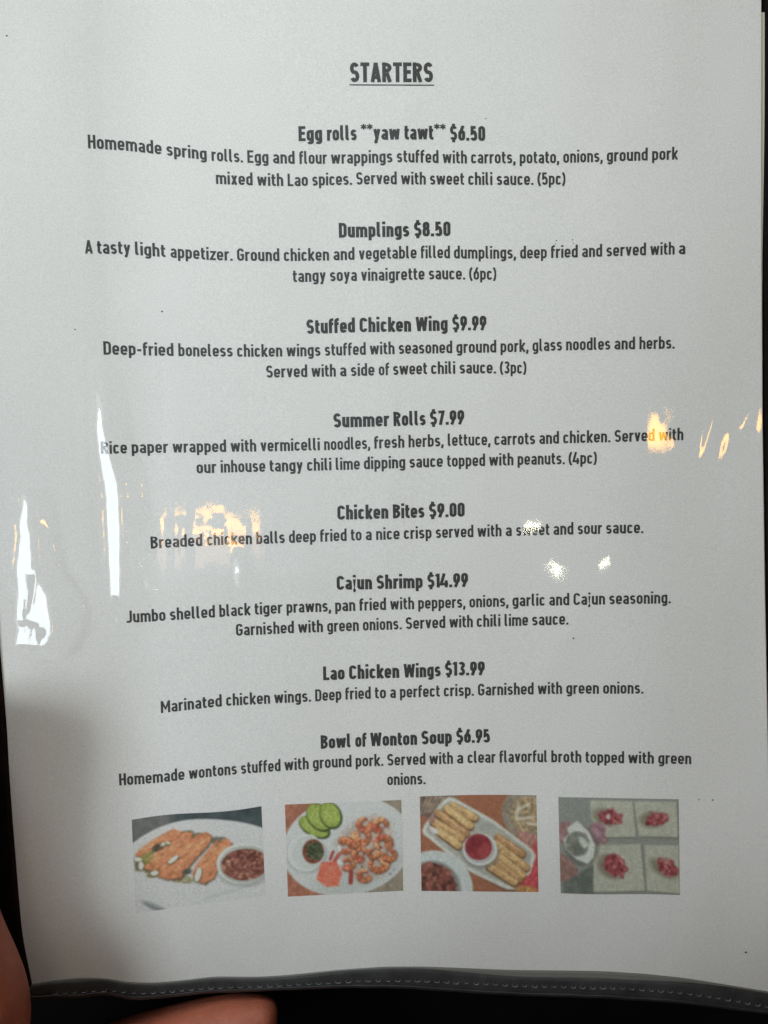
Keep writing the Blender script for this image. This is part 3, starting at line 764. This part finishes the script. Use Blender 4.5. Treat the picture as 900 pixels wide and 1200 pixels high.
# ------------------------------------------------------------------ clear sleeve
sleeve = empty('menu_sleeve', (0, 0, 0), 'clear glossy plastic sleeve with smoky stitched bottom trim holding the menu page', 'plastic sleeve')

def need_slope(px, py):
    """slope along x that mirrors the window at this place on the film"""
    p = on_sheet(px, py, 0, True)
    v = CAM - p; v /= np.linalg.norm(v, axis=-1, keepdims=True)
    w = np.array(WIN) - p; w /= np.linalg.norm(w, axis=-1, keepdims=True)
    n = v + w; e = 0.003
    return -n[..., 0] / n[..., 2] - (fsurf(p[..., 0] + e, p[..., 1], True) - fsurf(p[..., 0] - e, p[..., 1], True)) / (2 * e)

def ridge(px, py, cpts, wpts, back, ks=1.0, shift=0):
    """a pleat: ramps up to the right over w pixels, then falls away over `back` pixels"""
    c = sinterp(py, cpts); w = np.maximum(sinterp(py, wpts), 0.0)
    s = px + shift - c
    hgt = need_slope(c, py) * ks * w * (DIST / FPX)
    up_ = np.clip(s / np.maximum(w, .5) + .5, 0, 1)
    up_ = up_ * .85 + .15 * up_ * up_ * (3 - 2 * up_)
    dn = 1 - sst(s, w * .5, w * .5 + back)
    lo = sst(py, cpts[0][0] - 10, cpts[0][0] + 5) * (1 - sst(py, cpts[-1][0] - 3, cpts[-1][0] + 14))
    r = hgt * np.where(s < w * .5, up_, dn) * lo
    ker = np.hanning(13)[1:-1]; ker /= ker.sum()
    rp = np.pad(r, ((0, 0), (5, 5)), mode='edge')
    return sum(ker[k] * rp[:, k:k + r.shape[1]] for k in range(11))

def film_h(px, py):
    mm = DIST / FPX
    h = np.full(px.shape, 0.0011)
    h = h + 0.000012 * vnoise(px / 60 + 2, py / 190 + 4, 31) + 0.00007 * vnoise(px / 170 + 2, py / 260 + 4, 35) + 0.000010 * vnoise(px / 19 + 1, py / 90 + 8, 32)
    wob = 3.0 * vnoise(py / 34 + 3, px * 0 + .5, 41) + 0.5 * vnoise(py / 9 + 3, px * 0 + .5, 42)
    # big pleats on the left which catch the window
    h = h + ridge(px, py, [(425, 112), (500, 119), (560, 131), (640, 137), (700, 137), (750, 144)],
                  [(425, 1), (500, 13), (560, 22), (620, 22), (700, 17), (750, 4)], 34, 1.0, wob)
    b2 = 2.4 * vnoise(py / 18 + 3, px / 60 + .5, 43)
    h = h + ridge(px, py, [(578, 30), (640, 31), (665, 33), (695, 45), (740, 46), (757, 44)],
                  [(578, 7), (640, 20), (665, 25), (695, 44), (740, 54), (757, 46)], 30, 1.0, b2)
    z0 = np.exp(-(((px - 45) / 34) ** 2 + ((py - 700) / 60) ** 2))
    h = h + z0 * (0.00003 * vnoise(px / 7.0, py / 9.0, 56) + 0.00007 * vnoise(px / 17.0, py / 24.0, 57))
    cr = px - (54 - (py - 640) * 0.18)
    h = h + 0.00016 * np.exp(-(cr / 3.0) ** 2) * sst(py, 655, 668) * (1 - sst(py, 700, 726))
    # slack pleats around the warm reflection
    h = h + ridge(px, py, [(596, 172), (640, 168), (700, 172), (705, 173)], [(596, 1), (625, 8), (650, 3), (690, 11), (705, 9)], 16)
    h = h + ridge(px, py, [(642, 276), (665, 279), (700, 281)], [(642, 1), (668, 12), (700, 2)], 16)
    g = sst(py, 440, 560) * (1 - sst(py, 740, 860))
    h = h + 0.00020 * g * (sst(px, 196, 206) - sst(px, 216, 232))
    z1 = np.exp(-(((px - 235) / 70) ** 2 + ((py - 625) / 30) ** 2))
    h = h + z1 * 0.0000055 * vnoise(px / 4.0, py / 4.0, 51) + z1 * 0.00006 * vnoise(px / 9.0, py / 26.0, 52)
    # steep slanted creases at the right edge
    q = px + (py - 505) * 0.26
    z2 = sst(px, 805, 828) * (1 - sst(px, 880, 892)) * np.exp(-((py - 503) / 44) ** 2)
    h = h + z2 * (0.00017 * vnoise(q / 13.0, py / 90.0, 53))
    z3 = np.exp(-(((px - 770) / 34) ** 2 + ((py - 506) / 40) ** 2))
    h = h + z3 * 0.000011 * vnoise(px / 12.0, py / 18.0, 54)
    z4 = np.exp(-(((px - 665) / 70) ** 2 + ((py - 650) / 45) ** 2))
    h = h + z4 * 0.0000035 * vnoise(px / 13.0 + .3, py / 9.0 + .7, 55)
    return h

px, py = sheet_grid(560, 760, dl=-4, dr=2.0, db=3)
bP = on_sheet(px, py, 0, True)
hh = film_h(px, py)
bP[..., 2] += hh
film = grid_obj('film', bP, M_film, sleeve)

def strip(name, X0, Y0, X1, Y1, off, thick, m, n2=7, bulge=0.0004, parent=None):
    """thin trim between two outlines (photo measure), laid on the sheet's surface, with real thickness"""
    v = np.linspace(0, 1, n2)[:, None]
    X = X0[None, :] * (1 - v) + X1[None, :] * v; Y = Y0[None, :] * (1 - v) + Y1[None, :] * v
    P = on_sheet(X, Y); P[..., 2] += off + bulge * np.sin(v * math.pi)
    o = grid_obj(name, P, m, parent)
    md = o.modifiers.new('thick', 'SOLIDIFY'); md.thickness = thick; md.offset = 0
    return o

xs = np.linspace(26, 912, 420)
wv = 0.8 * vnoise(xs / 23, xs * 0 + .3, 61)
top_y = sinterp(xs, BOT) + 1.0 + 6.5 * sst(xs, 470, 640) * (1 - sst(xs, 720, 870)) + .4 * wv
bot_y = sinterp(xs, BEDGE) + wv * .7
strip('clear_lip', xs, sinterp(xs, BOT) - .4, xs, top_y + .8, 0.0003, 0.0003, M_lip, n2=4, bulge=0, parent=sleeve)
strip('bottom_trim', xs, top_y, xs, bot_y, 0.0004, 0.0005, M_vinyl, parent=sleeve)
# faint welded line and clear lip of the film above the trim
strip('weld_line', xs, bot_y - 4.6, xs, bot_y - 3.2, 0.00105, 0.0003, M_vinyl, n2=4, bulge=0.0001, parent=sleeve)
ys = np.linspace(-150, 1168, 300)
le = sinterp(ys, LEFT)
strip('side_trim', le - 24, ys, le - 0.5, ys, 0.0002, 0.0006, M_vinyl2, parent=sleeve)
re_ = sinterp(ys, RIGHT) + 1
strip('side_trim', re_ + 3.5, ys, re_ + 26, ys, -0.0012, 0.0006, M_vinyl2, parent=sleeve)

# embossed stitches: raised little rings along the trim
ST = [(60, 1161), (100, 1159), (130, 1157), (150, 1160), (167, 1161), (204, 1158.5), (240, 1155), (311, 1152.5), (382, 1149), (430, 1146), (490, 1146.5), (550, 1149), (600, 1152),
      (655, 1153.5), (720, 1155), (770, 1158), (810, 1162), (850, 1168), (890, 1175), (920, 1180)]
def stitch_mesh():
    V, F = [], []; n = 10; m = 5
    for i in range(n):
        a = math.radians(-210 + 240 * i / (n - 1))
        cx, cy = 0.00072 * math.copysign(abs(math.cos(a)) ** .7, math.cos(a)), 0.00062 * math.copysign(abs(math.sin(a)) ** .7, math.sin(a))
        nx, ny = math.cos(a), math.sin(a)
        for j in range(m):
            b = 2 * math.pi * j / m
            V.append((cx + nx * 0.00019 * math.cos(b), cy + ny * 0.00019 * math.cos(b), 0.00019 * math.sin(b)))
    for i in range(n - 1):
        for j in range(m):
            F.append((i * m + j, i * m + (j + 1) % m, (i + 1) * m + (j + 1) % m, (i + 1) * m + j))
    F.append(tuple(range(m))); F.append(tuple(range((n - 1) * m, n * m))[::-1])
    me = bpy.data.meshes.new('stitch'); me.from_pydata(V, [], F)
    me.polygons.foreach_set('use_smooth', [True] * len(me.polygons)); me.materials.append(M_stitch)
    return me
sm = stitch_mesh()
rs = np.random.RandomState(4)
x = 66.0
while x < 912:
    y = float(sinterp(x, ST))
    p = on_sheet(x, y)
    o = bpy.data.objects.new('stitch', sm); C.objects.link(o); o.parent = sleeve
    o.location = (p[0], p[1], p[2] + 0.00095)
    dy = float(sinterp(x + 4, ST) - sinterp(x - 4, ST)) / 8
    o.rotation_euler = (0, 0, -math.atan(dy) + rs.uniform(-.12, .12))
    k = rs.uniform(.8, 1.1); o.scale = (k, k * rs.uniform(.75, 1.1), 1)
    x += 11.4 + rs.uniform(-.5, .5)

# ------------------------------------------------------------------ the hand that holds the sleeve
def Q(px_, py_, z): return on_plane(np.array(float(px_)), np.array(float(py_)), np.array(float(z)))
def skin_hand():
    nodes, edges = [], []
    def add(p, r, parent=None):
        nodes.append((p * 100, r * 100)); i = len(nodes) - 1      # centimetres while skinning
        if parent is not None: edges.append((parent, i))
        return i
    root = add(Q(-60, 1480, 0.030), 0.021)
    wr = add(Q(-160, 1640, 0.030), 0.024, root); add(Q(-260, 1800, 0.030), 0.027, wr)
    # thumb: rises over the left edge of the sleeve, tip leaning outwards
    a = add(Q(-70, 1380, 0.048), 0.0165, root)
    a = add(Q(-28, 1270, 0.064), 0.0130, a)
    a = add(Q(-12, 1190, 0.079), 0.0122, a)
    a = add(Q(-24, 1146, 0.080), 0.0122, a)
    a = add(Q(-72, 1066, 0.083), 0.0132, a)
    a = add(Q(-74, 960, 0.086), 0.0136, a)
    a = add(Q(-74, 872, 0.087), 0.0126, a)
    a = add(Q(-68, 825, 0.087), 0.0095, a)
    # four fingers curled under the sheet, tips to the right
    for (pts) in (
        [(10, 1370, .032, .0110), (70, 1262, .036, .0100), (165, 1222, .041, .0092), (262, 1199, .046, .0089), (306, 1197, .048, .0084), (326, 1199, .048, .0066)],
        [(60, 1440, .026, .0105), (150, 1360, .028, .0095), (250, 1310, .033, .0090), (335, 1290, .040, .0086), (378, 1286, .043, .0078), (392, 1286, .043, .0056)],
        [(70, 1500, .024, .0100), (170, 1440, .025, .0092), (262, 1395, .030, .0087), (340, 1376, .037, .0082), (378, 1372, .040, .0074), (392, 1372, .040, .0054)],
        [(60, 1560, .022, .0092), (140, 1520, .023, .0082), (220, 1482, .028, .0076), (285, 1466, .035, .0072), (318, 1462, .038, .0064), (330, 1462, .038, .0046)]):
        a = root
        for (x_, y_, z_, r_) in pts: a = add(Q(x_, y_, z_), r_, a)
    me = bpy.data.meshes.new('hand_cage')
    me.from_pydata([tuple(n[0]) for n in nodes], edges, [])
    o = bpy.data.objects.new('hand', me); C.objects.link(o)
    o.modifiers.new('skin', 'SKIN').use_smooth_shade = True
    sv = me.skin_vertices[0].data
    for i, n in enumerate(nodes): sv[i].radius = (n[1], n[1])
    sv[0].use_root = True
    ss = o.modifiers.new('sub', 'SUBSURF'); ss.levels = 3; ss.render_levels = 3
    dg = bpy.context.evaluated_depsgraph_get()
    me2 = bpy.data.meshes.new_from_object(o.evaluated_get(dg))
    o.modifiers.clear(); o.data = me2; bpy.data.meshes.remove(me)
    me2.transform(Matrix.Scale(0.01, 4))
    me2.materials.clear(); me2.materials.append(M_skin)
    me2.polygons.foreach_set('use_smooth', [True] * len(me2.polygons)); me2.update()
    return o
hand = skin_hand()
hand['label'] = 'bare hand gripping the lower left corner of the menu sleeve, fingers underneath'
hand['category'] = 'hand'
